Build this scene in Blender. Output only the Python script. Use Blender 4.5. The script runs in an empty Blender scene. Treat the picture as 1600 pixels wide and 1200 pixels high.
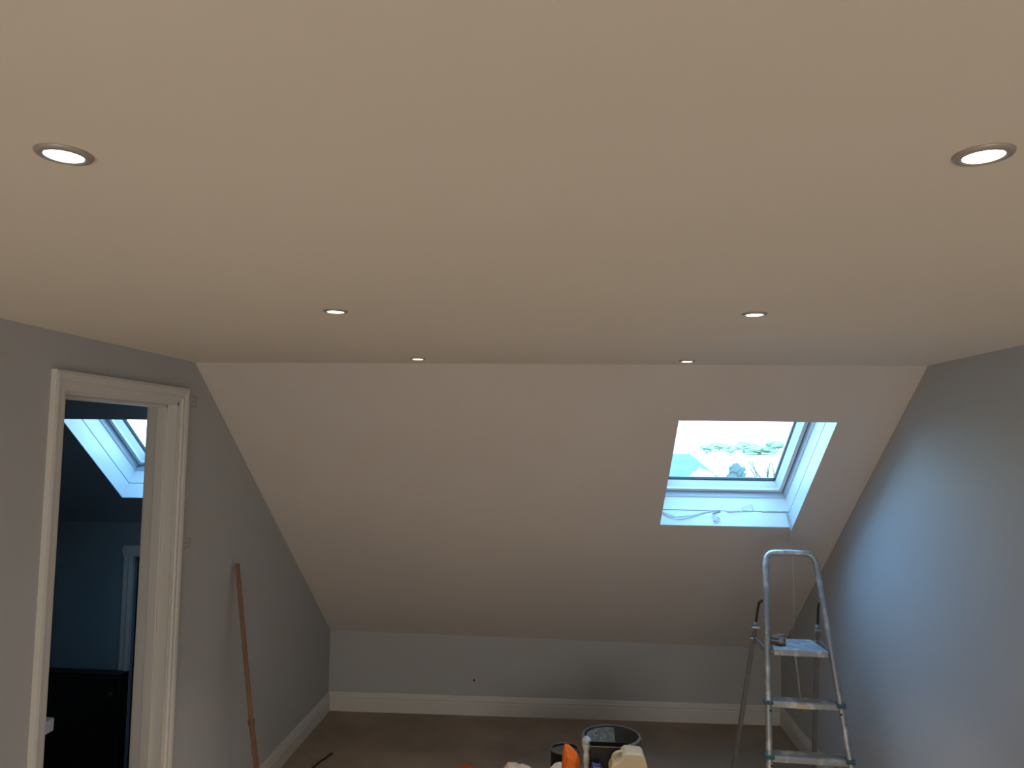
import bpy, bmesh, math, random
from mathutils import Vector, Matrix
random.seed(7)
S = bpy.context.scene
COL = S.collection
PI = math.pi

# ------------------------------------------------------------------ camera
F_PX, PITCH, YAW, ROLL, EYE = 1160.5, .08063, .07455, .01265, 1.94716
Fw = Vector((-math.sin(YAW)*math.cos(PITCH), math.cos(YAW)*math.cos(PITCH), math.sin(PITCH)))
Rt = Fw.cross(Vector((0, 0, 1))).normalized(); Up = Rt.cross(Fw)
R2 = Rt*math.cos(ROLL) + Up*math.sin(ROLL); U2 = -Rt*math.sin(ROLL) + Up*math.cos(ROLL)
cd = bpy.data.cameras.new('camera'); cam = bpy.data.objects.new('camera', cd); COL.objects.link(cam)
cd.sensor_fit = 'HORIZONTAL'; cd.sensor_width = 36; cd.lens = F_PX/1600*36
cd.clip_start = .05; cd.clip_end = 3000
M = Matrix((R2, U2, -Fw)).transposed().to_4x4(); M.translation = Vector((0, 0, EYE))
cam.matrix_world = M
S.camera = cam

# ------------------------------------------------------------------ world, sun, exposure
w = bpy.data.worlds.new('sky'); S.world = w; w.use_nodes = True
nt = w.node_tree; nt.nodes.clear()
tc = nt.nodes.new('ShaderNodeTexCoord'); sep = nt.nodes.new('ShaderNodeSeparateXYZ')
rmp = nt.nodes.new('ShaderNodeValToRGB'); bg = nt.nodes.new('ShaderNodeBackground'); out = nt.nodes.new('ShaderNodeOutputWorld')
nt.links.new(tc.outputs['Generated'], sep.inputs[0]); nt.links.new(sep.outputs['Z'], rmp.inputs[0])
nt.links.new(rmp.outputs[0], bg.inputs[0]); nt.links.new(bg.outputs[0], out.inputs[0])
rmp.color_ramp.elements[0].position = 0.0; rmp.color_ramp.elements[0].color = (.42, .68, .84, 1)
rmp.color_ramp.elements[1].position = .45; rmp.color_ramp.elements[1].color = (.22, .53, .92, 1)
bg.inputs[1].default_value = 10.2
sd = bpy.data.lights.new('low_sun', 'SUN'); sd.energy = 6.0; sd.angle = .02; sd.color = (1, .95, .85)
sun = bpy.data.objects.new('low_sun', sd); COL.objects.link(sun)
sun.rotation_euler = Vector((.25, .93, -.42)).to_track_quat('-Z', 'Y').to_euler()   # from behind the house, onto the hillside
S.view_settings.view_transform = 'Standard'; S.view_settings.look = 'None'
S.view_settings.gamma = 1; S.view_settings.use_curve_mapping = False
S.view_settings.exposure = 0.0
ad = bpy.data.lights.new('rear_fill_light', 'AREA'); ad.shape = 'RECTANGLE'; ad.size = 2.4; ad.size_y = 1.6  # unseen fill added behind the camera to brighten ceiling and slope
ad.energy = 56; ad.color = (1, .88, .74)
al = bpy.data.objects.new('rear_fill_light', ad); COL.objects.link(al)
al.location = (0, -3.0, .75); al.rotation_euler = Vector((0, 1, .45)).to_track_quat('-Z', 'Y').to_euler()

# ------------------------------------------------------------------ materials
def mat(name, col, rough=.6, metal=0, spec=.5, emit=None, estr=0, trans=0):
    m = bpy.data.materials.new(name); m.use_nodes = True
    b = m.node_tree.nodes['Principled BSDF']
    b.inputs['Base Color'].default_value = (*col, 1); b.inputs['Roughness'].default_value = rough
    b.inputs['Metallic'].default_value = metal; b.inputs['Specular IOR Level'].default_value = spec
    b.inputs['Transmission Weight'].default_value = trans
    if emit: b.inputs['Emission Color'].default_value = (*emit, 1); b.inputs['Emission Strength'].default_value = estr
    return m
def noisy(m, col2, scale=8, lo=.35, hi=.7, detail=6, bump=0, stretch=(1, 1, 1), bscale=None, rand=.5):
    t = m.node_tree; b = t.nodes['Principled BSDF']
    c = t.nodes.new('ShaderNodeTexCoord'); mp = t.nodes.new('ShaderNodeMapping'); n = t.nodes.new('ShaderNodeTexNoise')
    r = t.nodes.new('ShaderNodeValToRGB')
    mp.inputs['Scale'].default_value = stretch; n.inputs['Scale'].default_value = scale; n.inputs['Detail'].default_value = detail
    n.inputs['Roughness'].default_value = rand
    t.links.new(c.outputs['Object'], mp.inputs[0]); t.links.new(mp.outputs[0], n.inputs['Vector']); t.links.new(n.outputs[0], r.inputs[0])
    r.color_ramp.elements[0].position = lo; r.color_ramp.elements[0].color = b.inputs['Base Color'].default_value
    r.color_ramp.elements[1].position = hi; r.color_ramp.elements[1].color = (*col2, 1)
    t.links.new(r.outputs[0], b.inputs['Base Color'])
    if bump:
        n2 = t.nodes.new('ShaderNodeTexNoise'); n2.inputs['Scale'].default_value = bscale or scale*4
        t.links.new(mp.outputs[0], n2.inputs['Vector'])
        bp = t.nodes.new('ShaderNodeBump'); bp.inputs['Strength'].default_value = bump; bp.inputs['Distance'].default_value = .01
        t.links.new(n2.outputs[0], bp.inputs['Height']); t.links.new(bp.outputs[0], b.inputs['Normal'])
    return r
WALL = mat('grey_wall_paint', (.46, .482, .50), .75, spec=.25); noisy(WALL, (.48, .50, .52), 1.6, .3, .7, bump=.04, bscale=60)
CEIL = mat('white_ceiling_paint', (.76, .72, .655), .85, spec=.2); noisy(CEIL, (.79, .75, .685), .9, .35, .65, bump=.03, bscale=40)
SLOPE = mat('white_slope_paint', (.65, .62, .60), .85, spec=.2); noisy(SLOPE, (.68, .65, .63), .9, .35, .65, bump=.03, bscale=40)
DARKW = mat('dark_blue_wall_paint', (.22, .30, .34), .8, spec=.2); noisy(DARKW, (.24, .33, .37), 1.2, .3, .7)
WHITE = mat('white_gloss_wood', (.80, .80, .79), .35)
TRIM = mat('white_trim_paint', (.66, .665, .65), .4)
SILLW = mat('white_window_lacquer', (.62, .62, .63), .35)
SASH = mat('white_sash_lacquer', (.62, .62, .63), .3)
GREYF = mat('grey_window_frame', (.42, .46, .50), .4)
GAPM = mat('gap_shade', (.05, .09, .12), .7)  # dark colour paints the shade in the groove round the reveal
GASK = mat('black_gasket', (.02, .03, .035), .6)
CONC = mat('dusty_brown_subfloor', (.30, .25, .20), .85, spec=.25)
r = noisy(CONC, (.43, .36, .29), 2.4, .30, .72, 9, bump=.25, bscale=30, rand=.6)
def floor_specks():
    t = CONC.node_tree; b = t.nodes['Principled BSDF']
    v = t.nodes.new('ShaderNodeTexVoronoi'); v.inputs['Scale'].default_value = 6.5
    n = t.nodes.new('ShaderNodeTexNoise'); n.inputs['Scale'].default_value = 1.3
    c = t.nodes.new('ShaderNodeTexCoord')
    t.links.new(c.outputs['Object'], v.inputs['Vector']); t.links.new(c.outputs['Object'], n.inputs['Vector'])
    lt = t.nodes.new('ShaderNodeMath'); lt.operation = 'LESS_THAN'; lt.inputs[1].default_value = .07
    t.links.new(v.outputs['Distance'], lt.inputs[0])
    gt = t.nodes.new('ShaderNodeMath'); gt.operation = 'GREATER_THAN'; gt.inputs[1].default_value = .52
    t.links.new(n.outputs[0], gt.inputs[0])
    mu = t.nodes.new('ShaderNodeMath'); mu.operation = 'MULTIPLY'
    t.links.new(lt.outputs[0], mu.inputs[0]); t.links.new(gt.outputs[0], mu.inputs[1])
    mx = t.nodes.new('ShaderNodeMixRGB'); mx.inputs[2].default_value = (.45, .42, .38, 1)
    t.links.new(mu.outputs[0], mx.inputs[0]); t.links.new(r.outputs[0], mx.inputs[1]); t.links.new(mx.outputs[0], b.inputs['Base Color'])
floor_specks()
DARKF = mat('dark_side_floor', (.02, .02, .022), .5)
ALU = mat('aluminium', (.36, .38, .40), .42, metal=.75); noisy(ALU, (.62, .64, .66), 16, .50, .66, 5, bump=.05)
ALU2 = mat('dull_aluminium', (.20, .19, .18), .6, metal=.3); noisy(ALU2, (.25, .24, .23), 20, .4, .7)
PLAT = mat('paint_splashed_platform', (.33, .37, .41), .5, metal=.3); noisy(PLAT, (.55, .57, .59), 26, .52, .6, 6)
TEALP = mat('teal_plastic', (.03, .09, .115), .5)
BLACKP = mat('black_plastic', (.010, .010, .011), .55)
BLACKM = mat('black_rubber', (.02, .022, .022), .5)
WOOD = mat('brown_wood', (.11, .052, .026), .6); noisy(WOOD, (.21, .11, .055), 5, .3, .7, 6, stretch=(8, 8, .8))
BUCK = mat('dark_grey_bucket', (.045, .047, .045), .6); noisy(BUCK, (.07, .07, .066), 8, .4, .7)
RIM = mat('worn_grey_rim', (.22, .23, .22), .5)
CRUST = mat('dried_pale_paint', (.32, .40, .41), .55)
noisy(CRUST, (.55, .58, .53), 22, .4, .62, 5, bump=.8, bscale=50)
TINM = mat('tin_metal', (.30, .28, .26), .35, metal=.7)
GREYPNT = mat('grey_paint', (.19, .17, .165), .55)
CREAM = mat('cream_plastic', (.50, .42, .28), .5); noisy(CREAM, (.58, .50, .36), 5, .3, .7)
ORANGE = mat('orange_plastic', (.80, .165, .012), .5)
PALE = mat('pale_pink_sheet', (.62, .52, .46), .7)
WHITES = mat('white_sack', (.80, .76, .74), .6)
BLUEP = mat('blue_print', (.02, .035, .20), .5)
HANDLE = mat('white_handle', (.72, .68, .66), .45)
CLEARK = mat('pale_grey_knob', (.42, .50, .50), .2)
CLOTH = mat('brown_cloth', (.17, .125, .095), .9); noisy(CLOTH, (.26, .20, .155), 30, .4, .7)
TAPE = mat('peeled_masking_tape', (.42, .40, .33), .7)
TAPED = mat('loose_tape', (.30, .29, .26), .7)
BASIN = mat('white_ceramic', (.75, .78, .80), .15)
CAB = mat('black_cabinet', (.006, .007, .008), .45)
CHROME = mat('dull_knob_metal', (.12, .11, .11), .4, metal=.6)
SMUDGE = mat('filler_smudge', (.36, .355, .35), .9)
SCREW = mat('dark_hole', (.015, .012, .01), .9)
BEZEL = mat('brushed_nickel_bezel', (.40, .37, .34), .45, metal=.3)
LENS = mat('led_lens', (1, 1, 1), .5, emit=(1, .86, .62), estr=7)
GLASS = bpy.data.materials.new('window_glass'); GLASS.use_nodes = True
t = GLASS.node_tree; t.nodes.clear()
o_ = t.nodes.new('ShaderNodeOutputMaterial'); tr = t.nodes.new('ShaderNodeBsdfTransparent'); gl = t.nodes.new('ShaderNodeBsdfGlossy')
tr.inputs[0].default_value = (.95, .97, .97, 1); gl.inputs['Roughness'].default_value = .02
mx = t.nodes.new('ShaderNodeMixShader'); mx.inputs[0].default_value = .04
t.links.new(tr.outputs[0], mx.inputs[1]); t.links.new(gl.outputs[0], mx.inputs[2]); t.links.new(mx.outputs[0], o_.inputs[0])
FIELD = mat('hillside_grass', (.30, .36, .22), .9); noisy(FIELD, (.44, .46, .34), .012, .4, .6, 8)
LEAF = mat('hedge_leaves', (.04, .075, .085), .9); noisy(LEAF, (.06, .10, .11), 3, .4, .6)
LEAFD = mat('far_tree_leaves', (.20, .30, .22), .9)
BLOS = mat('blossom_white', (.72, .70, .64), .9)
SLATE = mat('blue_grey_slate', (.06, .10, .14), .6); noisy(SLATE, (.08, .125, .165), 2, .4, .6)
RENDER = mat('pale_render', (.75, .74, .70), .9)
BARK = mat('twig_bark', (.035, .035, .03), .9)

# ------------------------------------------------------------------ helpers
def link(name, bm, m, parent=None, smooth=False, kind=None, loc=None, bevel=0):
    bmesh.ops.recalc_face_normals(bm, faces=bm.faces)
    me = bpy.data.meshes.new(name); bm.to_mesh(me); bm.free()
    for mm in (m if isinstance(m, (list, tuple)) else [m]): me.materials.append(mm)
    if smooth:
        for p in me.polygons: p.use_smooth = True
    o = bpy.data.objects.new(name, me); COL.objects.link(o)
    if parent: o.parent = parent
    if kind: o['kind'] = kind
    if loc: o.location = loc
    if bevel:
        b = o.modifiers.new('bevel', 'BEVEL'); b.width = bevel; b.segments = 2; b.limit_method = 'ANGLE'
    return o
def thing(name, label, cat, loc=(0, 0, 0), rz=0, group=None):
    o = bpy.data.objects.new(name, None); COL.objects.link(o); o.empty_display_size = .05
    o.location = loc; o.rotation_euler = (0, 0, rz); o['label'] = label; o['category'] = cat
    if group: o['group'] = group
    return o
def tag(o, label, cat, group=None):
    o['label'] = label; o['category'] = cat
    if group: o['group'] = group
    return o
def box(bm, x0, x1, y0, y1, z0, z1, f=None):
    f = f or (lambda v: v)
    vs = [bm.verts.new(f(Vector((x, y, z)))) for z in (z0, z1) for x, y in ((x0, y0), (x1, y0), (x1, y1), (x0, y1))]
    for q in ((0, 3, 2, 1), (4, 5, 6, 7), (0, 1, 5, 4), (1, 2, 6, 5), (2, 3, 7, 6), (3, 0, 4, 7)): bm.faces.new([vs[i] for i in q])
    return vs
def prism(bm, pts, d):
    a = [bm.verts.new(p) for p in pts]; b = [bm.verts.new(Vector(p)+Vector(d)) for p in pts]
    bm.faces.new(a); bm.faces.new(b[::-1]); n = len(a)
    for i in range(n): bm.faces.new((a[i], b[i], b[(i+1) % n], a[(i+1) % n]))
def tube(bm, pts, rad, n=12, flat=1, cap=True, side=None):
    pts = [Vector(p) for p in pts]; rr = rad if isinstance(rad, (list, tuple)) else [rad]*len(pts)
    rings = []
    for i, p in enumerate(pts):
        d = (pts[min(i+1, len(pts)-1)]-pts[max(i-1, 0)]).normalized()
        s = Vector(side) if side else (Vector((0, 0, 1)) if abs(d.z) < .9 else Vector((1, 0, 0)))
        u = (s-d*s.dot(d)).normalized(); v = d.cross(u)
        rings.append([bm.verts.new(p+u*math.cos(2*PI*k/n)*rr[i]+v*math.sin(2*PI*k/n)*rr[i]*flat) for k in range(n)])
    for a, b in zip(rings, rings[1:]):
        for k in range(n): bm.faces.new((a[k], a[(k+1) % n], b[(k+1) % n], b[k]))
    if cap: bm.faces.new(rings[0][::-1]); bm.faces.new(rings[-1])
def beam(bm, a, b, w, d, side):                     # rectangular bar a>b, w along side
    a, b = Vector(a), Vector(b); dd = (b-a).normalized(); u = Vector(side); u = (u-dd*u.dot(dd)).normalized(); v = dd.cross(u)
    q = [bm.verts.new(p+u*w/2*i+v*d/2*j) for p in (a, b) for i, j in ((-1, -1), (1, -1), (1, 1), (-1, 1))]
    for f in ((0, 3, 2, 1), (4, 5, 6, 7), (0, 1, 5, 4), (1, 2, 6, 5), (2, 3, 7, 6), (3, 0, 4, 7)): bm.faces.new([q[i] for i in f])
def lathe(bm, prof, n=48, c=(0, 0, 0)):
    rings = []
    for r_, z in prof:
        if r_ < 1e-6: rings.append([bm.verts.new((c[0], c[1], c[2]+z))])
        else: rings.append([bm.verts.new((c[0]+r_*math.cos(2*PI*k/n), c[1]+r_*math.sin(2*PI*k/n), c[2]+z)) for k in range(n)])
    for a, b in zip(rings, rings[1:]):
        for k in range(n):
            k2 = (k+1) % n
            if len(a) == 1 and len(b) == 1: continue
            if len(a) == 1: bm.faces.new((a[0], b[k2], b[k]))
            elif len(b) == 1: bm.faces.new((a[k], a[k2], b[0]))
            else: bm.faces.new((a[k], a[k2], b[k2], b[k]))
def smoothpath(pts, n=8):
    P = [Vector(p) for p in pts]; P = [P[0]*2-P[1]]+P+[P[-1]*2-P[-2]]; o = []
    for i in range(1, len(P)-2):
        for k in range(n):
            t_ = k/n; a, b, c, d = P[i-1:i+3]
            o.append(.5*((2*b)+(c-a)*t_+(2*a-5*b+4*c-d)*t_*t_+(3*b-a-3*c+d)*t_**3))
    return o+[P[-2]]

# ------------------------------------------------------------------ room shell
H = 2.3
YC, YK, HK = 3.2526, 5.5051, .54344
TH = math.atan2(H-HK, YK-YC); NS = Vector((0, math.sin(TH), math.cos(TH))); DS = Vector((0, math.cos(TH), -math.sin(TH)))
def SL(x, s, t_): return Vector((x, YC, H)) + DS*s + NS*t_
def LW(y): return -1.69007 - .0136*(y-3)
WR = 1.5237; TP = .126; YB = -3.6; XL = -3.6
LM = (YK-YC)/math.cos(TH)
D0, D1, DH = 2.2978+.065, 3.1787-.065, 2.1732-.065          # clear door opening
def zs(y): return H if y < YC else H-(y-YC)*math.tan(TH)

bm = bmesh.new()                                           # main floor, side-room floor
box(bm, -1.755, WR+.1, YB-.1, YK+.25, -.12, 0); link('floor', bm, CONC, kind='structure')
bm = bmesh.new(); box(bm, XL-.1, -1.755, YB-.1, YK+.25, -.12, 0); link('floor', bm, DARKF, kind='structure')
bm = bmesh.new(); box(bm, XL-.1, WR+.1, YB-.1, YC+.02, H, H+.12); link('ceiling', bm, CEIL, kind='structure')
def grid_slab(xs, ss, hole, t0, t1):
    bm = bmesh.new(); V = {}
    def v(i, j, k):
        if (i, j, k) not in V: V[i, j, k] = bm.verts.new(SL(xs[i], ss[j], (t0, t1)[k]))
        return V[i, j, k]
    solid = lambda i, j: 0 <= i < len(xs)-1 and 0 <= j < len(ss)-1 and (i, j) not in hole
    for i in range(len(xs)-1):
        for j in range(len(ss)-1):
            if not solid(i, j): continue
            for k in (0, 1): bm.faces.new((v(i, j, k), v(i+1, j, k), v(i+1, j+1, k), v(i, j+1, k)))
            if not solid(i-1, j): bm.faces.new((v(i, j, 0), v(i, j+1, 0), v(i, j+1, 1), v(i, j, 1)))
            if not solid(i+1, j): bm.faces.new((v(i+1, j, 0), v(i+1, j+1, 0), v(i+1, j+1, 1), v(i+1, j, 1)))
            if not solid(i, j-1): bm.faces.new((v(i, j, 0), v(i+1, j, 0), v(i+1, j, 1), v(i, j, 1)))
            if not solid(i, j+1): bm.faces.new((v(i, j+1, 0), v(i+1, j+1, 0), v(i+1, j+1, 1), v(i, j+1, 1)))
    return bm
W0 = (.52073, 1.25555, .37772, 1.29601)                    # main skylight opening: x0 x1 s0 s1
W1 = (-2.553, -1.93, .413, 1.122)                          # side-room skylight
T1 = .30
XP = LW(4)-TP/2
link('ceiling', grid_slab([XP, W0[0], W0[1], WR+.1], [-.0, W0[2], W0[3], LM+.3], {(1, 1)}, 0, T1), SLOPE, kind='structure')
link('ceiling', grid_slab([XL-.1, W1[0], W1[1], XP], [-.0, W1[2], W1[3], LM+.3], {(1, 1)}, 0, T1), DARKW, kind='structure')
# left wall with the doorway, right wall, far wall, rear wall
yf = YK+.1
pts = [(YB, 0), (D0, 0), (D0, DH), (D1, DH), (D1, 0), (yf, 0), (yf, zs(yf)), (YC, H), (YB, H)]
bm = bmesh.new(); prism(bm, [(LW(y), y, z) for y, z in pts], (-TP, 0, 0)); link('wall_left', bm, WALL, kind='structure')
bm = bmesh.new(); prism(bm, [(WR, y, z) for y, z in ((YB, 0), (yf, 0), (yf, zs(yf)), (YC, H), (YB, H))], (.1, 0, 0)); link('wall_right', bm, WALL, kind='structure')
bm = bmesh.new()
yl, yr = YK+.01855*-1.73, YK+.01855*WR
a = [(XL, yl), (LW(YK), yl), (WR, yr), (WR, yr+.15), (XL, yl+.15)]
b0 = [bm.verts.new((x, y, 0)) for x, y in a]; b1 = [bm.verts.new((x, y, zs(y)+.0)) for x, y in a]
bm.faces.new(b0); bm.faces.new(b1)
for i in range(5): bm.faces.new((b0[i], b0[(i+1) % 5], b1[(i+1) % 5], b1[i]))
link('wall_far', bm, WALL, kind='structure')
bm = bmesh.new()                                           # solid rear wall, no opening
box(bm, XL-.1, WR+.1, YB-.1, YB, 0, H)
link('wall_rear', bm, WALL, kind='structure')
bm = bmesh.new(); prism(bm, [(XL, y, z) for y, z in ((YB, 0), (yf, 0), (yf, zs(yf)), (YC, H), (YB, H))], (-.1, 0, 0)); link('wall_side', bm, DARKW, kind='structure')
YS = 4.3437                                                # side-room dwarf wall with an eaves doorway
bm = bmesh.new()
xp2 = LW(4.4)-TP; zt = zs(YS)
for q in ((XL, -2.575, 0, zt-.0), (-1.95, xp2, 0, zt), (-2.575, -1.95, 1.25, zt)): box(bm, q[0], q[1], YS, YS+.08, q[2], q[3]-.0)
link('wall_side', bm, DARKW, kind='structure')
bm = bmesh.new()
pr = [(0, 0), (.022, 0), (.022, .025), (.014, .035), (.014, .06), (.006, .07), (0, .07)]     # (out, width)
prism(bm, [(-2.575-wd, YS-o, 0) for o, wd in pr], (0, 0, 1.25)); 
bm2 = bm; box(bm2, -2.645, -1.88, YS-.014, YS, 1.25, 1.312); box(bm2, -2.645, -1.88, YS-.022, YS, 1.275, 1.30)
box(bm2, -1.95, -1.88, YS-.02, YS, 0, 1.25)
link('trim_2', bm, TRIM, kind='structure')
bm = bmesh.new(); box(bm, -2.575, -1.95, YS+.03, YS+.06, 0, 1.25); link('eaves_dark_panel', bm, CAB, kind='structure')  # black panel stands in for the darkness inside the opening

# partition back face is dark: thin paint skin is part of the side room, skip (never seen)
# ------------------------------------------------------------------ door frame
door = bpy.data.objects.new('door_1', None); COL.objects.link(door); door.location = (LW(2.74), 2.74, 0); door['kind'] = 'structure'
def dl(p): return (p[0]-LW(2.74), p[1]-2.74, p[2])
cp = [(0, 0), (.010, 0), (.012, .012), (.018, .018), (.018, .030), (.022, .036), (.024, .050), (.022, .065), (0, .065)]   # projection, width from opening
cp = [(0, -.0), (.009, -.0), (.011, .014), (.017, .019), (.017, .034), (.021, .040), (.023, .054), (.020, .065), (0, .065)]
def casing(side):                                          # U shaped architrave, mitred
    bm = bmesh.new(); rings = []
    for (y, z, sy, sz) in ((D0, 0, -1, 0), (D0, DH, -1, 1), (D1, DH, 1, 1), (D1, 0, 1, 0)):
        rings.append([bm.verts.new(dl((LW(y)+(o if side > 0 else -TP-o), y+sy*wd, z+sz*wd))) for o, wd in cp])
    n = len(cp)
    for a, b in zip(rings, rings[1:]):
        for k in range(n): bm.faces.new((a[k], a[(k+1) % n], b[(k+1) % n], b[k]))
    bm.faces.new(rings[0]); bm.faces.new(rings[-1])
    return bm
link('architrave', casing(1), TRIM, door); link('architrave', casing(-1), TRIM, door)
bm = bmesh.new()                                           # lining boards inside the wall thickness
x0, x1 = LW(2.7)-TP-.002, LW(2.7)+.002
for q in ((D0-.0, D0+.012, 0, DH), (D1-.012, D1+.0, 0, DH), (D0, D1, DH-.012, DH)):
    vs = box(bm, x0-.0, x1, q[0], q[1], q[2], q[3], lambda v: Vector(dl(v)))
link('door_lining', bm, TRIM, door)
bm = bmesh.new()
xs0 = LW(2.7)-.084
for q in ((D0+.012, D0+.024, 0, DH-.012), (D1-.024, D1-.012, 0, DH-.012), (D0+.012, D1-.012, DH-.024, DH-.012)):
    box(bm, xs0, xs0+.042, q[0], q[1], q[2], q[3], lambda v: Vector(dl(v)))
link('door_stop', bm, TRIM, door, bevel=.002)

# ------------------------------------------------------------------ skirting boards
BB = .1317
bp = [(0, 0), (.018, 0), (.018, .082), (.014, .088), (.014, .094), (.017, .100), (.012, .112), (.012, .117), (.008, .124), (.006, BB), (0, BB)]
def skirting(name, a, b, nrm, side=0):
    bm = bmesh.new(); a, b, nrm = Vector(a), Vector(b), Vector(nrm); d = (b-a)
    A = [bm.verts.new(a+nrm*o+Vector((0, 0, z))) for o, z in bp]; B = [bm.verts.new(b+nrm*o+Vector((0, 0, z))) for o, z in bp]
    bm.faces.new(A); bm.faces.new(B[::-1]); n = len(bp)
    for k in range(n): bm.faces.new((A[k], A[(k+1) % n], B[(k+1) % n], B[k]))
    link(name, bm, TRIM, kind='structure')
skirting('baseboard_left', (LW(D1+.066), D1+.066, 0), (LW(yl), yl, 0), (1, 0, 0))
skirting('baseboard_left', (LW(YB), YB, 0), (LW(D0-.066), D0-.066, 0), (1, 0, 0))
skirting('baseboard_right', (WR, YB, 0), (WR, yr, 0), (-1, 0, 0))
skirting('baseboard_far', (LW(yl), yl, 0), (WR, yr, 0), (0, -1, 0))
skirting('baseboard_rear', (LW(YB), YB, 0), (WR, YB, 0), (0, 1, 0))

# ------------------------------------------------------------------ skylights
def ring(name, rect, prof, m, parent, origin):
    x0, x1, s0, s1 = rect; bm = bmesh.new(); R = []
    for (x, s, sx, ss) in ((x0, s0, 1, 1), (x1, s0, -1, 1), (x1, s1, -1, -1), (x0, s1, 1, -1)):
        R.append([bm.verts.new(SL(x+sx*i, s+ss*i, t_)-origin) for i, t_ in prof])
    n = len(prof)
    for q in range(4):
        a, b = R[q], R[(q+1) % 4]
        for k in range(n): bm.faces.new((a[k], a[(k+1) % n], b[(k+1) % n], b[k]))
    link(name, bm, m, parent)
def skylight(name, rect):
    o = bpy.data.objects.new(name, None); COL.objects.link(o); o['kind'] = 'structure'
    org = SL((rect[0]+rect[1])/2, rect[3], 0); o.location = org
    ring('reveal', rect, [(0, .001), (.004, .001), (.004, .098), (0, .098)], SILLW, o, org)
    ring('shadow_gap', rect, [(0, .0985), (.0025, .0985), (.0025, .1025), (0, .1025)], GAPM, o, org)
    ring('lining', rect, [(0, .103), (.004, .103), (.006, .186), (.010, .190), (0, .190)], SILLW, o, org)
    ring('window_frame', rect, [(0, .190), (.012, .190), (.016, .214), (.020, .216), (.020, .295), (0, .295)], GREYF, o, org)
    ring('sash', rect, [(.024, .222), (.028, .218), (.046, .219), (.048, .232), (.066, .274), (.066, .292), (.024, .292)], SASH, o, org)
    ring('gasket', rect, [(.0655, .268), (.069, .274), (.071, .286), (.066, .286)], GASK, o, org)
    bm = bmesh.new(); x0, x1, s0, s1 = rect; i = .066
    q = [(x0+i, s0+i), (x1-i, s0+i), (x1-i, s1-i), (x0+i, s1-i)]
    a = [bm.verts.new(SL(x, s, .282)-org) for x, s in q]; bm.faces.new(a)
    link('glass', bm, GLASS, o)
    return o
skylight('window_1', W0); skylight('window_2', W1)

# ------------------------------------------------------------------ downlights
def make_downlight():
    t_ = thing('downlight', '', 'light', group='recessed ceiling downlights')
    bm = bmesh.new(); lathe(bm, [(.0225, -.0035), (.0245, -.005), (.0315, -.0035), (.033, -.001), (.033, 0), (.0225, 0)]+[(.0225, -.0035)], 64)
    link('bezel', bm, BEZEL, t_, smooth=True)
    bm = bmesh.new(); lathe(bm, [(0, -.0042), (.012, -.0041), (.0215, -.0037), (.0227, -.003), (.0227, -.001), (0, -.001)], 48)
    link('lens', bm, LENS, t_, smooth=True)
    l = bpy.data.lights.new('downlight_glow', 'AREA'); l.shape = 'DISK'; l.size = .044; l.energy = 4.0; l.spread = 1.35; l.color = (1, .80, .56)
    lo = bpy.data.objects.new('lamp', l); COL.objects.link(lo); lo.parent = t_; lo.location = (0, 0, -.008)
    return t_
d0 = make_downlight()
spots = [(-.6257, .8537, 'large downlight at the upper left of the ceiling, nearest the viewer on the left side'),
         (.4943, .9017, 'large downlight at the upper right of the ceiling, nearest the viewer on the right side'),
         (-.6257, 1.9443, 'middle downlight of the left-hand row in the ceiling'),
         (.4943, 1.9922, 'middle downlight of the right-hand row in the ceiling'),
         (-.6257, 3.0597, 'smallest far downlight on the left, just before the ceiling meets the slope'),
         (.4943, 3.1076, 'smallest far downlight on the right, just before the ceiling meets the slope'),
         (-.6257, -1.3, 'added unseen downlight behind the viewer on the left'), (.4943, -1.3, 'added unseen downlight behind the viewer on the right')]  # last pair is out of view, added for extra light
for i, (x, y, lb) in enumerate(spots):
    if i == 0: o = d0
    else:
        o = d0.copy(); COL.objects.link(o)
        for ch in list(d0.children):
            c = ch.copy(); COL.objects.link(c); c.parent = o
    o.location = (x, y, H); o['label'] = lb

# ------------------------------------------------------------------ wall marks
for (y, z, h, lb) in ((3.262, 2.120, .05, 'upper'), (3.264, 1.487, .04, 'lower')):
    bm = bmesh.new()
    for k in range(3):
        zz = z-h/2+k*h/2.2
        box(bm, LW(y)+.0003, LW(y)+.0012, y-.022+.004*k, y+.022, zz, zz+.006)
    box(bm, LW(y)+.0003, LW(y)+.0012, y+.017, y+.021, z-h/2, z+h/2)
    tag(link('filler_smudge', bm, SMUDGE), lb+' one of the two faint filler marks beside the white door frame', 'wall mark')
bm = bmesh.new(); yy = YK+.01855*-.6584
tube(bm, [(-.6584, yy-.003, .2413), (-.6584, yy+.001, .2413)], .0075, 12)
tag(link('fixing_hole', bm, SCREW), 'small dark fixing hole in the low grey wall above the far skirting', 'wall mark')

# ------------------------------------------------------------------ wooden pole
pl = thing('wooden_pole', 'long brown wooden pole leaning against the left wall', 'pole', (-1.454, 3.686, 0))
top = Vector((LW(3.74)+.026-(-1.454), .054, 1.32)); jn = top*.42+Vector((-.008, 0, 0))
bm = bmesh.new(); beam(bm, jn, top, .021, .030, (1, .4, 0)); link('upper_length', bm, WOOD, pl, bevel=.003)
bm = bmesh.new(); beam(bm, Vector((0.004, 0, .006)), jn, .024, .030, (1, .4, 0)); link('lower_length', bm, WOOD, pl, bevel=.003)
bm = bmesh.new(); tube(bm, [jn-Vector((0, 0, .012)), jn+Vector((0, 0, .012))], .0165, 10); link('joint_collar', bm, WOOD, pl)

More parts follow.
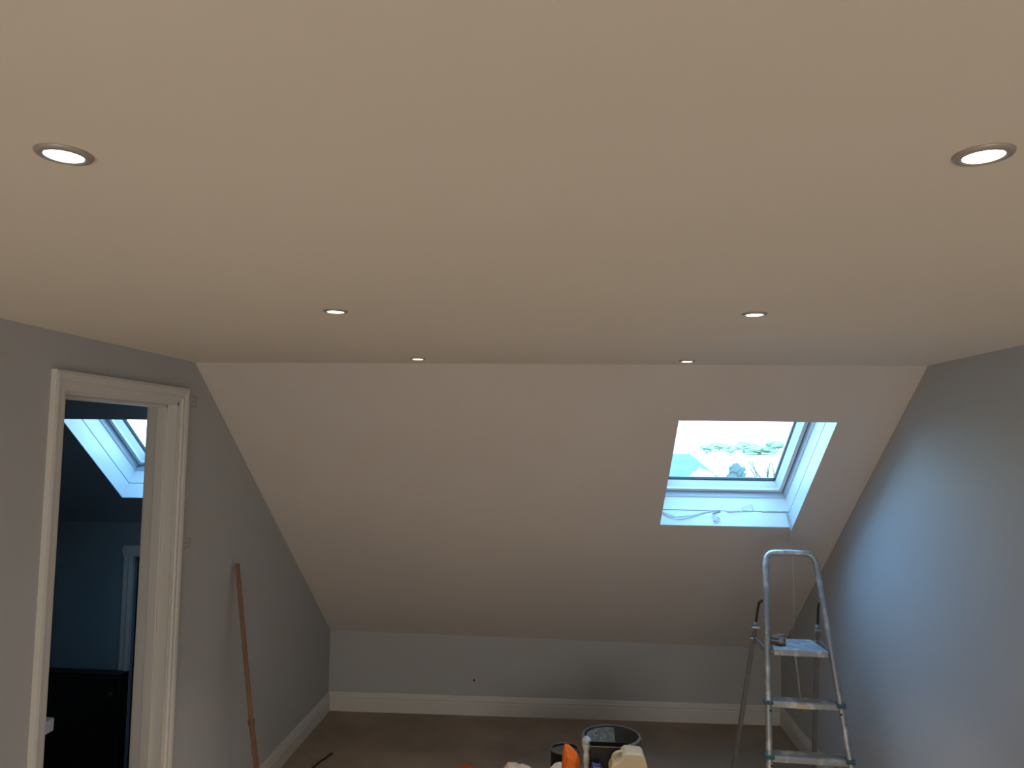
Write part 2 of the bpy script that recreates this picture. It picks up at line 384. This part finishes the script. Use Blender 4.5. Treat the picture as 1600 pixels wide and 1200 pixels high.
# ------------------------------------------------------------------ step ladder (local x across, y away from the viewer)
LT, LWH, LKT, PZ, TZ, STEP = .349, .2131, .0640, .94, 1.398, .225
lad = thing('step_ladder', 'paint-splashed aluminium step ladder with hoop handle standing below the skylight', 'ladder', (1.1371, 3.544, 0), -.0552)
def RP(sd, z, off=0): return Vector((sd*(LWH-LKT*z), z*LT+off, z))
def hooprail():
    w_ = LWH-LKT*TZ; r_ = .045
    def P(x, z): return Vector((x, z*LT, z))
    pts = [P(-LWH+.0, .03)]+[RP(-1, z) for z in (.3, .6, .9, 1.1, 1.25, TZ-.05)]
    for k in range(7):
        a = PI*k/12; pts.append(P(-w_+r_*(1-math.cos(a)), TZ-r_+r_*math.sin(a)))
    pts += [P(0, TZ+.003)]
    for k in range(7):
        a = PI/2-PI*k/12; pts.append(P(w_-r_*(1-math.cos(a)), TZ-r_+r_*math.sin(a)))
    pts += [RP(1, z) for z in (TZ-.05, 1.25, 1.1, .9, .6, .3)]+[P(LWH, .03)]
    return pts
hp = hooprail()
bm = bmesh.new(); tube(bm, hp, .0135, 12, flat=1.15, side=(0, 1, 0)); link('hoop_frame', bm, ALU, lad, smooth=True)
for sd in (-1, 1):
    f = bmesh.new(); beam(f, RP(sd, .0), RP(sd, .05), .034, .04, (1, 0, 0)); link('front_foot', f, BLACKM, lad, bevel=.003)
for z in (PZ-STEP, PZ-2*STEP, PZ-3*STEP):
    hw = LWH-LKT*z; y = z*LT
    bm = bmesh.new(); box(bm, -hw+.012, hw-.012, y-.012, y+.075, z-.022, z+.004)
    tr_ = link('tread', bm, ALU, lad, bevel=.003)
    tr_['label'] = 'ribbed aluminium tread with teal end caps'
    bm = bmesh.new()
    for k in range(6): box(bm, -hw+.02, hw-.02, y-.004+k*.013, y+.002+k*.013, z+.004, z+.0065)
    link('tread_ribs', bm, ALU, tr_)
    for sd in (-1, 1):
        bm = bmesh.new(); box(bm, sd*hw-.021, sd*hw+.021, y-.02, y+.03, z-.008, z+.010); link('end_cap', bm, TEALP, tr_, bevel=.003)
        bm = bmesh.new(); tube(bm, [(sd*(hw-.004), y-.018, z-.034), (sd*(hw-.004), y-.026, z-.034)], .006, 8); link('rivet', bm, BLACKM, tr_)
    if abs(z-(PZ-STEP)) < .01:
        bm = bmesh.new(); box(bm, -.04, .025, y-.0135, y-.0115, z-.021, z-.002); st = link('sticker', bm, CREAM, tr_)
bm = bmesh.new()                                           # platform
py0, py1 = PZ*LT-.02, PZ*LT+.20; hw0 = .126
prism(bm, [(-hw0, py0, PZ), (hw0+.004, py0, PZ), (hw0-.015, py1, PZ), (-hw0+.035, py1, PZ)], (0, 0, .012))
box(bm, -hw0, hw0+.004, py0-.004, py0+.002, PZ-.018, PZ+.012)
plt = link('platform', bm, PLAT, lad, bevel=.002)
bm = bmesh.new(); tube(bm, [(-LWH+LKT*PZ, PZ*LT-.0, PZ-.012), (LWH-LKT*PZ, PZ*LT-.0, PZ-.012)], .007, 8); link('platform_axle', bm, ALU2, lad)
def RL(sd, z):                                             # rear legs
    k = (1.0-z)/.9
    return Vector(((-.169-.082*k*1.0) if sd < 0 else (.146+.038*k), .545+.29*k, z))
for sd in (-1, 1):
    bm = bmesh.new(); beam(bm, RL(sd, .02), RL(sd, 1.02), .021, .028, (1, 0, 0)); lg = link('rear_leg', bm, ALU2, lad, bevel=.003)
    bm = bmesh.new(); beam(bm, RL(sd, 0), RL(sd, .04), .028, .034, (1, 0, 0)); link('rubber_foot', bm, BLACKM, lg)
    bm = bmesh.new(); a, b = RP(sd, 1.165), RL(sd, 1.03)
    m_ = (a+b)/2+Vector((sd*.002, .035, .035)); tube(bm, smoothpath([a+Vector((0, .01, 0)), m_, b]), .0065, 8); link('hinge_arm', bm, BLACKM, lad, smooth=True)
    bm = bmesh.new(); tube(bm, [RL(sd, 1.0)+Vector((-.02, -.018, 0)), RL(sd, 1.0)+Vector((.02, -.018, 0))], .006, 10)
    link('bolt', bm, ALU, lad); bm = bmesh.new()
    tube(bm, [RL(sd, .94)+Vector((-.018, -.018, 0)), RL(sd, .94)+Vector((.016, -.018, 0))], .0045, 10); link('bolt', bm, ALU, lad)
    bm = bmesh.new(); a = Vector((sd*(LWH-LKT*PZ), PZ*LT, PZ-.012)); b = RL(sd, .945)
    beam(bm, a, b+Vector((0, -.02, 0)), .006, .02, (1, 0, 0)); link('platform_arm', bm, ALU2, lad)
# cloth scrunched on the platform
def lump(bm, c, r_, sub=3, seed=0, rough=.25, flatz=0):
    q = bmesh.ops.create_icosphere(bm, subdivisions=sub, radius=1)['verts']; rnd = random.Random(seed)
    ph = [(Vector((rnd.uniform(-1, 1), rnd.uniform(-1, 1), rnd.uniform(-1, 1))).normalized()*rnd.uniform(2, 7), rnd.uniform(0, 6)) for _ in range(10)]
    for v in q:
        d = v.co.normalized(); s = 1+rough*sum(math.sin(d.dot(a)*1.0+b)/(3) for a, b in ph)
        v.co = Vector((c[0]+d.x*r_[0]*s, c[1]+d.y*r_[1]*s, max(c[2]+d.z*r_[2]*s, flatz)))
bm = bmesh.new(); lump(bm, (0, 0, .016), (.038, .05, .022), 3, 5, .30, 0)
lump(bm, (.012, .012, .030), (.030, .03, .012), 3, 9, .3, .012)
rot = Matrix.Rotation(-.0552, 3, 'Z')
pw = rot @ Vector((-.088, PZ*LT+.085, 0)) + Vector((1.1371, 3.544, PZ+.0125))
tag(link('rag', bm, CLOTH, smooth=True, loc=pw), 'scrunched brown rag lying on the top platform of the step ladder', 'rag')

# ------------------------------------------------------------------ peeled masking tape at the skylight
def ribbon(bm, pts, wdt, nrm, tw=0, n=6):
    p = smoothpath(pts, n); prev = None
    for i, q in enumerate(p):
        d = (p[min(i+1, len(p)-1)]-p[max(i-1, 0)]).normalized(); u = d.cross(Vector(nrm)).normalized()
        u = Matrix.Rotation(tw*i, 3, d) @ u; v = d.cross(u)*.0006
        cur = [bm.verts.new(q+u*wdt/2*a+v*b) for a, b in ((-1, -1), (1, -1), (1, 1), (-1, 1))]
        if prev:
            for k in range(4): bm.faces.new((prev[k], prev[(k+1) % 4], cur[(k+1) % 4], cur[k]))
        else: bm.faces.new(cur)
        prev = cur
    bm.faces.new(prev)
SB = W0[3]-.0075
def B(x, t_, ds=0): return SL(x, SB-ds, t_)
bm = bmesh.new()
ribbon(bm, [B(.535, .088), B(.579, .063, .004), B(.630, .043, .01), B(.703, .057, .006), B(.777, .083), B(.821, .094)], .005, DS)
ribbon(bm, [B(.535, .080), B(.590, .048, .004), B(.65, .050, .01), B(.715, .064, .004), B(.79, .090)], .004, DS)
tag(link('masking_tape_strip', bm, TAPE), 'drooping curl of peeled masking tape at the left of the skylight sill', 'tape')
bm = bmesh.new()
ribbon(bm, [B(.800, .094), B(.868, .097), B(.85, .088), B(.822, .070, .006), B(.835, .055, .01), B(.856, .040, .008), B(.839, .028, .006), B(.822, .024, .004)], .009, DS, .12)
ribbon(bm, [B(.90, .098), B(.93, .094, .004), B(.96, .099)], .007, DS)
tag(link('masking_tape_strip', bm, TAPE), 'short twisted scrap of masking tape dangling at the middle of the skylight sill', 'tape')
bm = bmesh.new()
ribbon(bm, [B(.965, .093), B(1.0, .100, .003), B(1.046, .100), B(1.052, .118, .004), B(1.049, .139, .006), B(1.02, .128, .006), B(.988, .114, .003)], .004, DS, .05)
tag(link('masking_tape_strip', bm, TAPE), 'small upright loop of peeled masking tape near the right of the skylight sill', 'tape')
bm = bmesh.new()
ribbon(bm, [B(1.10, .0975), B(1.15, .1), B(1.19, .099), B(1.236, .1)], .006, DS)
ye = SL(0, W0[3], 0).y
cr = SL(1.236, W0[3]-.012, .10)
ribbon(bm, [SL(1.236, W0[3]-.012, .10), SL(1.237, W0[3]-.012, .04), Vector((1.238, ye-.018, 1.50)), Vector((1.238, ye-.016, 1.472))], .012, (0, 1, 0), .02)
ribbon(bm, [Vector((1.238, ye-.016, 1.474)), Vector((1.242, ye-.02, 1.36)), Vector((1.247, ye-.015, 1.2)), Vector((1.246, ye-.02, 1.05)), Vector((1.240, ye-.02, .93)), Vector((1.245, ye-.02, .88))], .0035, (0, 1, 0), .06)
ribbon(bm, [Vector((1.245, ye-.02, .885)), Vector((1.250, ye-.02, .80)), Vector((1.262, ye-.02, .70)), Vector((1.268, ye-.02, .62)), Vector((1.278, ye-.02, .52))], .010, (0, 1, 0), .05)
tag(link('masking_tape_strip', bm, TAPED), 'long thin tape strip hanging from the right corner of the skylight behind the ladder', 'tape')

# ------------------------------------------------------------------ decorating gear on the floor
def bucket():
    t_ = thing('paint_bucket', 'large round dark grey bucket with crusted pale paint inside, behind the cream container', 'bucket', (.252, 4.22, 0))
    R, Hh = .153, .372
    bm = bmesh.new(); lathe(bm, [(0, 0), (.125, 0), (.128, .004), (R-.003, Hh-.002), (R, Hh), (R-.006, Hh), (R-.009, Hh-.004), (.122, .008), (0, .008)], 64); link('body', bm, BUCK, t_, smooth=True)
    bm = bmesh.new(); lathe(bm, [(R-.003, Hh-.012), (R+.004, Hh-.012), (R+.005, Hh), (R, Hh+.003), (R-.006, Hh+.002), (R-.003, Hh-.012)], 64); link('rim', bm, RIM, t_, smooth=True)
    bm = bmesh.new()                                       # crust on the left inner wall
    n = 28; rows = []; rnd = random.Random(3)
    for j in range(9):
        z = Hh-.008-j*.035; rr = .122+(R-.012-.122)*(z/Hh)-.003; row = []
        for k in range(n+1):
            a = PI*.45-.03*j+(PI*1.05+.05*math.sin(j*1.7))*k/n
            row.append(bm.verts.new(((rr-rnd.uniform(0, .004))*math.cos(a), (rr-rnd.uniform(0, .004))*math.sin(a), z)))
        rows.append(row)
    for a, b in zip(rows, rows[1:]):
        for k in range(n): bm.faces.new((a[k], a[k+1], b[k+1], b[k]))
    c = link('dried_paint', bm, CRUST, t_); m_ = c.modifiers.new('s', 'SOLIDIFY'); m_.thickness = .002
    bm = bmesh.new(); lathe(bm, [(0, .16), (.134, .16), (.134, .155), (0, .155)], 40); link('paint_surface', bm, BUCK, t_)
    rnd = random.Random(8)                                 # dark chips on the crust
    for _ in range(14):
        bm = bmesh.new()
        z = rnd.uniform(.22, .34); rr = .122+(R-.012-.122)*(z/Hh)-.008; a = rnd.uniform(PI*.62, PI*1.0)
        lump(bm, (rr*math.cos(a), rr*math.sin(a), z), (.005, .005, .005), 1, _, 0)
        link('dark_chip', bm, BLACKP, c)
    bm = bmesh.new(); pts = [(R*math.cos(a)*1.03, -.0+.12*math.sin(-a)*.25-.02*0, Hh-.02-.20*math.sin(a)) for a in [0, .25, .5, .8, 1.1]]
    tube(bm, smoothpath([(R+.003, 0, Hh-.015), (R+.012, -.03, Hh-.05), (R+.022, -.07, Hh-.10), (R+.018, -.11, Hh-.17), (R-.01, -.14, Hh-.23)]), .004, 8)
    link('handle', bm, BLACKM, t_, smooth=True)
    for sx in (-1, 1):
        bm = bmesh.new(); tube(bm, [(sx*R, 0, Hh-.015), (sx*(R+.010), 0, Hh-.015)], .010, 10); link('handle_lug', bm, RIM, t_)
bucket()
def tin():
    t_ = thing('paint_tin', 'open metal tin of grey paint beside the orange bag', 'paint tin', (.000, 4.36, 0))
    R, Hh = .079, .238
    bm = bmesh.new(); lathe(bm, [(0, 0), (R, 0), (R+.002, .003), (R, .006), (R, Hh-.004), (R+.003, Hh), (R, Hh+.002), (R-.008, Hh-.001), (R-.010, Hh-.006), (R-.005, Hh-.012), (R-.004, .01), (0, .01)], 48)
    link('body', bm, BLACKP, t_, smooth=True)
    bm = bmesh.new(); lathe(bm, [(R-.009, Hh), (R-.009, Hh+.003), (R+.001, Hh+.0045), (R+.004, Hh+.002), (R+.004, Hh-.006), (R+.0005, Hh-.006)], 48); link('rim', bm, TINM, t_, smooth=True)
    bm = bmesh.new(); lathe(bm, [(0, Hh-.012), (R-.006, Hh-.012), (R-.006, Hh-.02), (0, Hh-.02)], 40); link('paint', bm, GREYPNT, t_)
tin()
# black scuttle in front of the bucket
bm = bmesh.new()
T = [(.128, 3.985), (.33, 3.985), (.33, 4.05), (.128, 4.05)]; Bt = [(.185, 3.99), (.30, 3.99), (.30, 4.045), (.185, 4.045)]
def frustum(bm, Bt, T, z0, z1, th=.004):
    o0 = [bm.verts.new((x, y, z0)) for x, y in Bt]; o1 = [bm.verts.new((x, y, z1)) for x, y in T]
    cx = sum(p[0] for p in T)/4; cy = sum(p[1] for p in T)/4
    ins = lambda P: [(x+(th if x < cx else -th), y+(th if y < cy else -th)) for x, y in P]
    i1 = [bm.verts.new((x, y, z1)) for x, y in ins(T)]; i0 = [bm.verts.new((x, y, z0+th)) for x, y in ins(Bt)]
    bm.faces.new(o0); bm.faces.new(i0)
    for k in range(4):
        l = (k+1) % 4
        bm.faces.new((o0[k], o0[l], o1[l], o1[k])); bm.faces.new((o1[k], o1[l], i1[l], i1[k])); bm.faces.new((i1[k], i1[l], i0[l], i0[k]))
frustum(bm, Bt, T, 0, .400)
sc = tag(link('plastic_tub', bm, BLACKP), 'black tapered plastic tub with a pale lip, in front of the round bucket', 'tub')
bm = bmesh.new(); ribbon(bm, [(.128, 3.983, .401), (.23, 3.983, .401), (.33, 3.983, .401)], .005, (0, 1, 0)); link('lip', bm, RIM, sc)
# cream jerry can
def jerry():
    t_ = thing('jerry_can', 'cream plastic jerry can with sloping shoulder at the bottom edge, right of the black tub', 'container', (.318, 3.87, 0))
    prof = [(-.085, 0), (.085, 0), (.093, .02), (.093, .28), (.086, .38), (.070, .428), (.055, .438), (-.015, .441), (-.033, .434), (-.044, .410), (-.062, .392), (-.085, .380), (-.099, .350), (-.093, .02)]
    bm = bmesh.new(); prism(bm, [(x, -.055, z) for x, z in prof], (0, .11, 0)); link('body', bm, CREAM, t_, bevel=.012)
    bm = bmesh.new(); tube(bm, smoothpath([(-.080, 0, .380), (-.078, 0, .405), (-.06, 0, .422), (-.03, 0, .428)]), .007, 8); link('handle', bm, CREAM, t_, smooth=True)
jerry()
# orange bag
def crumple(bm, pts, y0, depth, seed, amp=.006, n=10):
    rnd = random.Random(seed); rows = []
    L = len(pts)
    for j in range(n+1):
        f = j/n; row = []
        for (x, z) in pts:
            k = math.sin(PI*min(max(f, .02), .98)); cx = sum(p[0] for p in pts)/L
            xx = cx+(x-cx)*(.55+.45*k); zz = z*(.86+.14*k) if z > .01 else z
            row.append(bm.verts.new((xx+rnd.uniform(-amp, amp), y0-depth/2+depth*f+rnd.uniform(-amp, amp), max(0, zz+rnd.uniform(-amp, amp)*(z > .01)))))
        rows.append(row)
    for a, b in zip(rows, rows[1:]):
        for k in range(L): bm.faces.new((a[k], a[(k+1) % L], b[(k+1) % L], b[k]))
    bm.faces.new(rows[0]); bm.faces.new(rows[-1])
bm = bmesh.new()
crumple(bm, [(-.048, 0), (.050, 0), (.052, .12), (.050, .24), (.047, .32), (.036, .348), (.014, .368), (-.010, .388), (-.030, .386), (-.040, .345), (-.046, .24), (-.050, .12)], 0, .07, 4, .003)
tag(link('plastic_bag', bm, ORANGE, loc=(.030, 4.03, .0)), 'upright crumpled bright orange bag between the paint tin and the white handle', 'bag')
# white handle with round end
t_ = thing('roller_handle', 'white tool handle with rounded glassy end standing upright beside the orange bag', 'handle', (.113, 4.07, 0))
bm = bmesh.new(); lathe(bm, [(0, 0), (.016, 0), (.016, .24), (.013, .27), (.014, .28), (.0165, .283), (.0165, .325), (.014, .33), (.014, .342), (.021, .365), (.025, .378), (.024, .38), (0, .382)], 24); link('grip', bm, HANDLE, t_, smooth=True)
bm = bmesh.new(); lathe(bm, [(.023, .378), (.026, .388), (.025, .400), (.020, .410), (.010, .417), (0, .419)], 24); link('round_end', bm, CLEARK, t_, smooth=True)
# white sack with blue print, pale sheet
def heap(name, c, r_, seed, m, label, cat, rough=.35):
    bm = bmesh.new(); lump(bm, (0, 0, 0), r_, 4, seed, rough, 0)
    return tag(link(name, bm, m, smooth=True, loc=(c[0], c[1], 0)), label, cat)
bm = bmesh.new()
crumple(bm, [(-.13, 0), (.13, 0), (.12, .12), (.10, .20), (.07, .252), (.045, .270), (.01, .282), (-.02, .290), (-.045, .284), (-.07, .300), (-.095, .296), (-.12, .262), (-.13, .15)], 0, .2, 6, .004)
tag(link('dust_sheet', bm, PALE, smooth=False, loc=(-.20, 3.98, 0)), 'pale pinkish crumpled sheet bundle at the bottom edge, left of the paint tin', 'sheet')
bm = bmesh.new()
crumple(bm, [(-.085, 0), (.085, 0), (.085, .16), (.080, .21), (.06, .226), (.03, .232), (0, .228), (-.03, .230), (-.055, .224), (-.078, .205), (-.085, .14)], 0, .10, 16, .004)
tag(link('plastic_sack', bm, WHITES, loc=(.0, 4.185, 0)), 'white crumpled plastic sack at the bottom edge between the tin and the orange bag', 'sack')
bm = bmesh.new()
crumple(bm, [(-.03, 0), (.03, 0), (.034, .24), (.03, .32), (.018, .345), (0, .338), (-.02, .345), (-.03, .30)], 0, .06, 26, .003)
cb = tag(link('carrier_bag', bm, BLUEP, loc=(.160, 3.93, 0)), 'dark blue bag with white creases standing left of the black tub', 'bag')
bm = bmesh.new()
for k in range(4): ribbon(bm, [(-.024+k*.014, -.036, .25), (-.020+k*.013, -.038, .30), (-.012+k*.012, -.036, .335)], .003, (0, 1, 0))
link('white_crease', bm, WHITES, cb)
# floor odds and ends
bm = bmesh.new(); crumple(bm, [(-.05, 0), (.05, 0), (.055, .02), (.03, .035), (-.01, .026), (-.045, .012)], 0, .10, 31, .004, 5)
tag(link('orange_scrap', bm, ORANGE, loc=(-.595, 4.56, 0)), 'small orange plastic scrap lying on the floor at the bottom edge', 'scrap')
bm = bmesh.new(); tube(bm, smoothpath([(-1.50, 4.50, .006), (-1.485, 4.60, .006), (-1.47, 4.64, .006), (-1.46, 4.70, .006), (-1.45, 4.72, .006)]), .006, 8)
tag(link('cable', bm, BLACKM, smooth=True), 'short black cable end lying on the floor near the left skirting', 'cable')

# ------------------------------------------------------------------ side room
cb = thing('low_cabinet', 'low black cabinet against the dark wall seen through the doorway', 'cabinet', (-2.95, 4.13, 0))
bm = bmesh.new(); box(bm, -.60, .378, .12, .208, 0, .585); link('body', bm, CAB, cb, bevel=.004)
bm = bmesh.new(); box(bm, -.58, .372, .102, .118, .04, .573); dd = link('door', bm, CAB, cb, bevel=.003)
bm = bmesh.new(); lathe(bm, [(0, 0), (.008, 0), (.006, .01), (.012, .018), (.012, .024), (0, .026)], 20)
bmesh.ops.rotate(bm, verts=bm.verts, matrix=Matrix.Rotation(PI/2, 3, 'X')); bmesh.ops.translate(bm, verts=bm.verts, vec=(.345, .102, .485)); link('knob', bm, CHROME, dd, smooth=True)
vn = thing('vanity_unit', 'dark vanity unit under the white basin in the side room', 'cabinet', (-2.42, 2.72, 0))
bm = bmesh.new(); box(bm, -.30, .29, -.22, .20, 0, .765); link('body', bm, CAB, vn, bevel=.004)
bs = thing('wash_basin', 'white rectangular basin edge glimpsed through the doorway at the lower left', 'basin', (-2.42, 2.72, .766))
bm = bmesh.new(); box(bm, -.34, .355, -.25, .25, 0, .055)
bmesh.ops.recalc_face_normals(bm, faces=bm.faces)
top_ = max(bm.faces, key=lambda f: f.calc_center_median().z)
q = bmesh.ops.inset_region(bm, faces=[top_], thickness=.045); bmesh.ops.translate(bm, verts=top_.verts, vec=(0, 0, -.04))
link('bowl', bm, BASIN, bs, bevel=.006)
bm = bmesh.new(); lathe(bm, [(0, 0), (.018, 0), (.018, .003), (0, .005)], 20, (0, 0, .016)); link('waste', bm, CHROME, bs)

# ------------------------------------------------------------------ outside
def ter(x, y):
    d = math.hypot(x, y)
    return -7 + max(0, d-60)*.018*(1+.25*math.sin(x*.013+1)+.2*math.sin(y*.011+x*.02)) if d < 480 else -7+420*.018+2*math.sin(x*.01)
bm = bmesh.new(); nx, ny = 50, 50; g = []
for j in range(ny+1):
    g.append([])
    for i in range(nx+1):
        x = -250+700*i/nx; y = 14+600*(j/ny)**1.5; g[-1].append(bm.verts.new((x, y, ter(x, y))))
for j in range(ny):
    for i in range(nx): bm.faces.new((g[j][i], g[j][i+1], g[j+1][i+1], g[j+1][i]))
o = link('hillside', bm, FIELD, smooth=True, kind='structure')
def far_tree(name, x, y, r_, h, m, label, cat, group=None, seed=0, z0=None):
    z = ter(x, y) if z0 is None else z0
    t_ = thing(name, label, cat, (x, y, z), 0, group)
    bm = bmesh.new(); tube(bm, [(0, 0, -.3), (0, 0, h*.5)], [r_*.12, r_*.07], 8); link('trunk', bm, BARK if y < 100 else LEAFD, t_)
    bm = bmesh.new(); rnd = random.Random(seed)
    for k in range(9):
        a = rnd.uniform(0, 6.28); rr = rnd.uniform(0, r_*.6)
        hz = min(h*.22, r_*.5)
        lump(bm, (rr*math.cos(a), rr*math.sin(a), h-hz-rnd.random()*min(h*.35, r_*1.2)), (r_*.5, r_*.5, hz), 2, seed*20+k, .5, -50)
    link('crown', bm, m, t_, smooth=True); return t_
ft = [(0.184, 350, 3.2, 4, 'far pale green tree on the hillside, leftmost of those seen through the main skylight'),
      (0.2, 380, 5, 4, 'far pale green tree on the hillside, second from the left through the main skylight'),
      (0.214, 330, 2.6, 5, 'far pale green tree on the hillside, at the middle of the main skylight view'),
      (0.232, 360, 5.5, 6, 'far pale green tree on the hillside, third from the right in the skylight view'),
      (0.252, 340, 8, 4, 'broad low far tree on the hillside, second from the right in the skylight view'),
      (0.272, 370, 5, 6, 'far tree on the hillside, rightmost of those seen through the main skylight')]
for i, (k, y, r_, h, lb) in enumerate(ft): far_tree('hillside_tree', k*y, y, r_, h, LEAFD, lb, 'tree', 'distant hillside trees', i+1)
# neighbouring house with slate roof
hs = thing('house', 'neighbouring house with blue-grey slate roof seen low in the skylight', 'house', (2.9, 32, -7))
bm = bmesh.new(); box(bm, -8, 3.2, -3.4, 3.4, 0, 7.2); link('wall', bm, RENDER, hs)
bm = bmesh.new()
a = [bm.verts.new(p) for p in ((-8.4, -3.8, 7.1), (3.6, -3.8, 7.1), (3.6, 3.8, 7.1), (-8.4, 3.8, 7.1), (-7, 0, 8.62), (2.3, 0, 8.62))]
for f in ((0, 1, 5, 4), (2, 3, 4, 5), (1, 2, 5), (3, 0, 4), (0, 3, 2, 1)): bm.faces.new([a[i] for i in f])
link('roof', bm, SLATE, hs)
far_tree('hedge_bush', 3.85, 22, .6, 8.2, BLOS, 'white blossoming bush in front of the slate roofed house', 'bush', None, 31)
far_tree('garden_tree', 5.85, 26.5, .36, 8.4, LEAF, 'dark small tree at the right end of the slate roof', 'tree', None, 41)
tw = thing('bare_shrub', 'bare twiggy branches low at the right of the skylight view', 'shrub', (5.35, 20, -7))
rnd = random.Random(12); bm = bmesh.new()
tube(bm, [(0, 0, 0), (.05, 0, 3), (0, 0, 7.9)], [.09, .06, .03], 8)
for k in range(26):
    z = 7.3+rnd.random()*1.2; a = rnd.uniform(0, 6.28); s = rnd.uniform(.4, .9)
    p0 = Vector((0, 0, min(z, 8.15)-.3)); p1 = p0+Vector((math.cos(a)*s*.6, math.sin(a)*s*.6, .6*s)); p2 = p1+Vector((math.cos(a+.5)*s*.4, math.sin(a+.5)*s*.4, .6*s))
    tube(bm, [p0, p1, p2], [.020, .015, .009], 5)
link('branches', bm, BARK, tw)
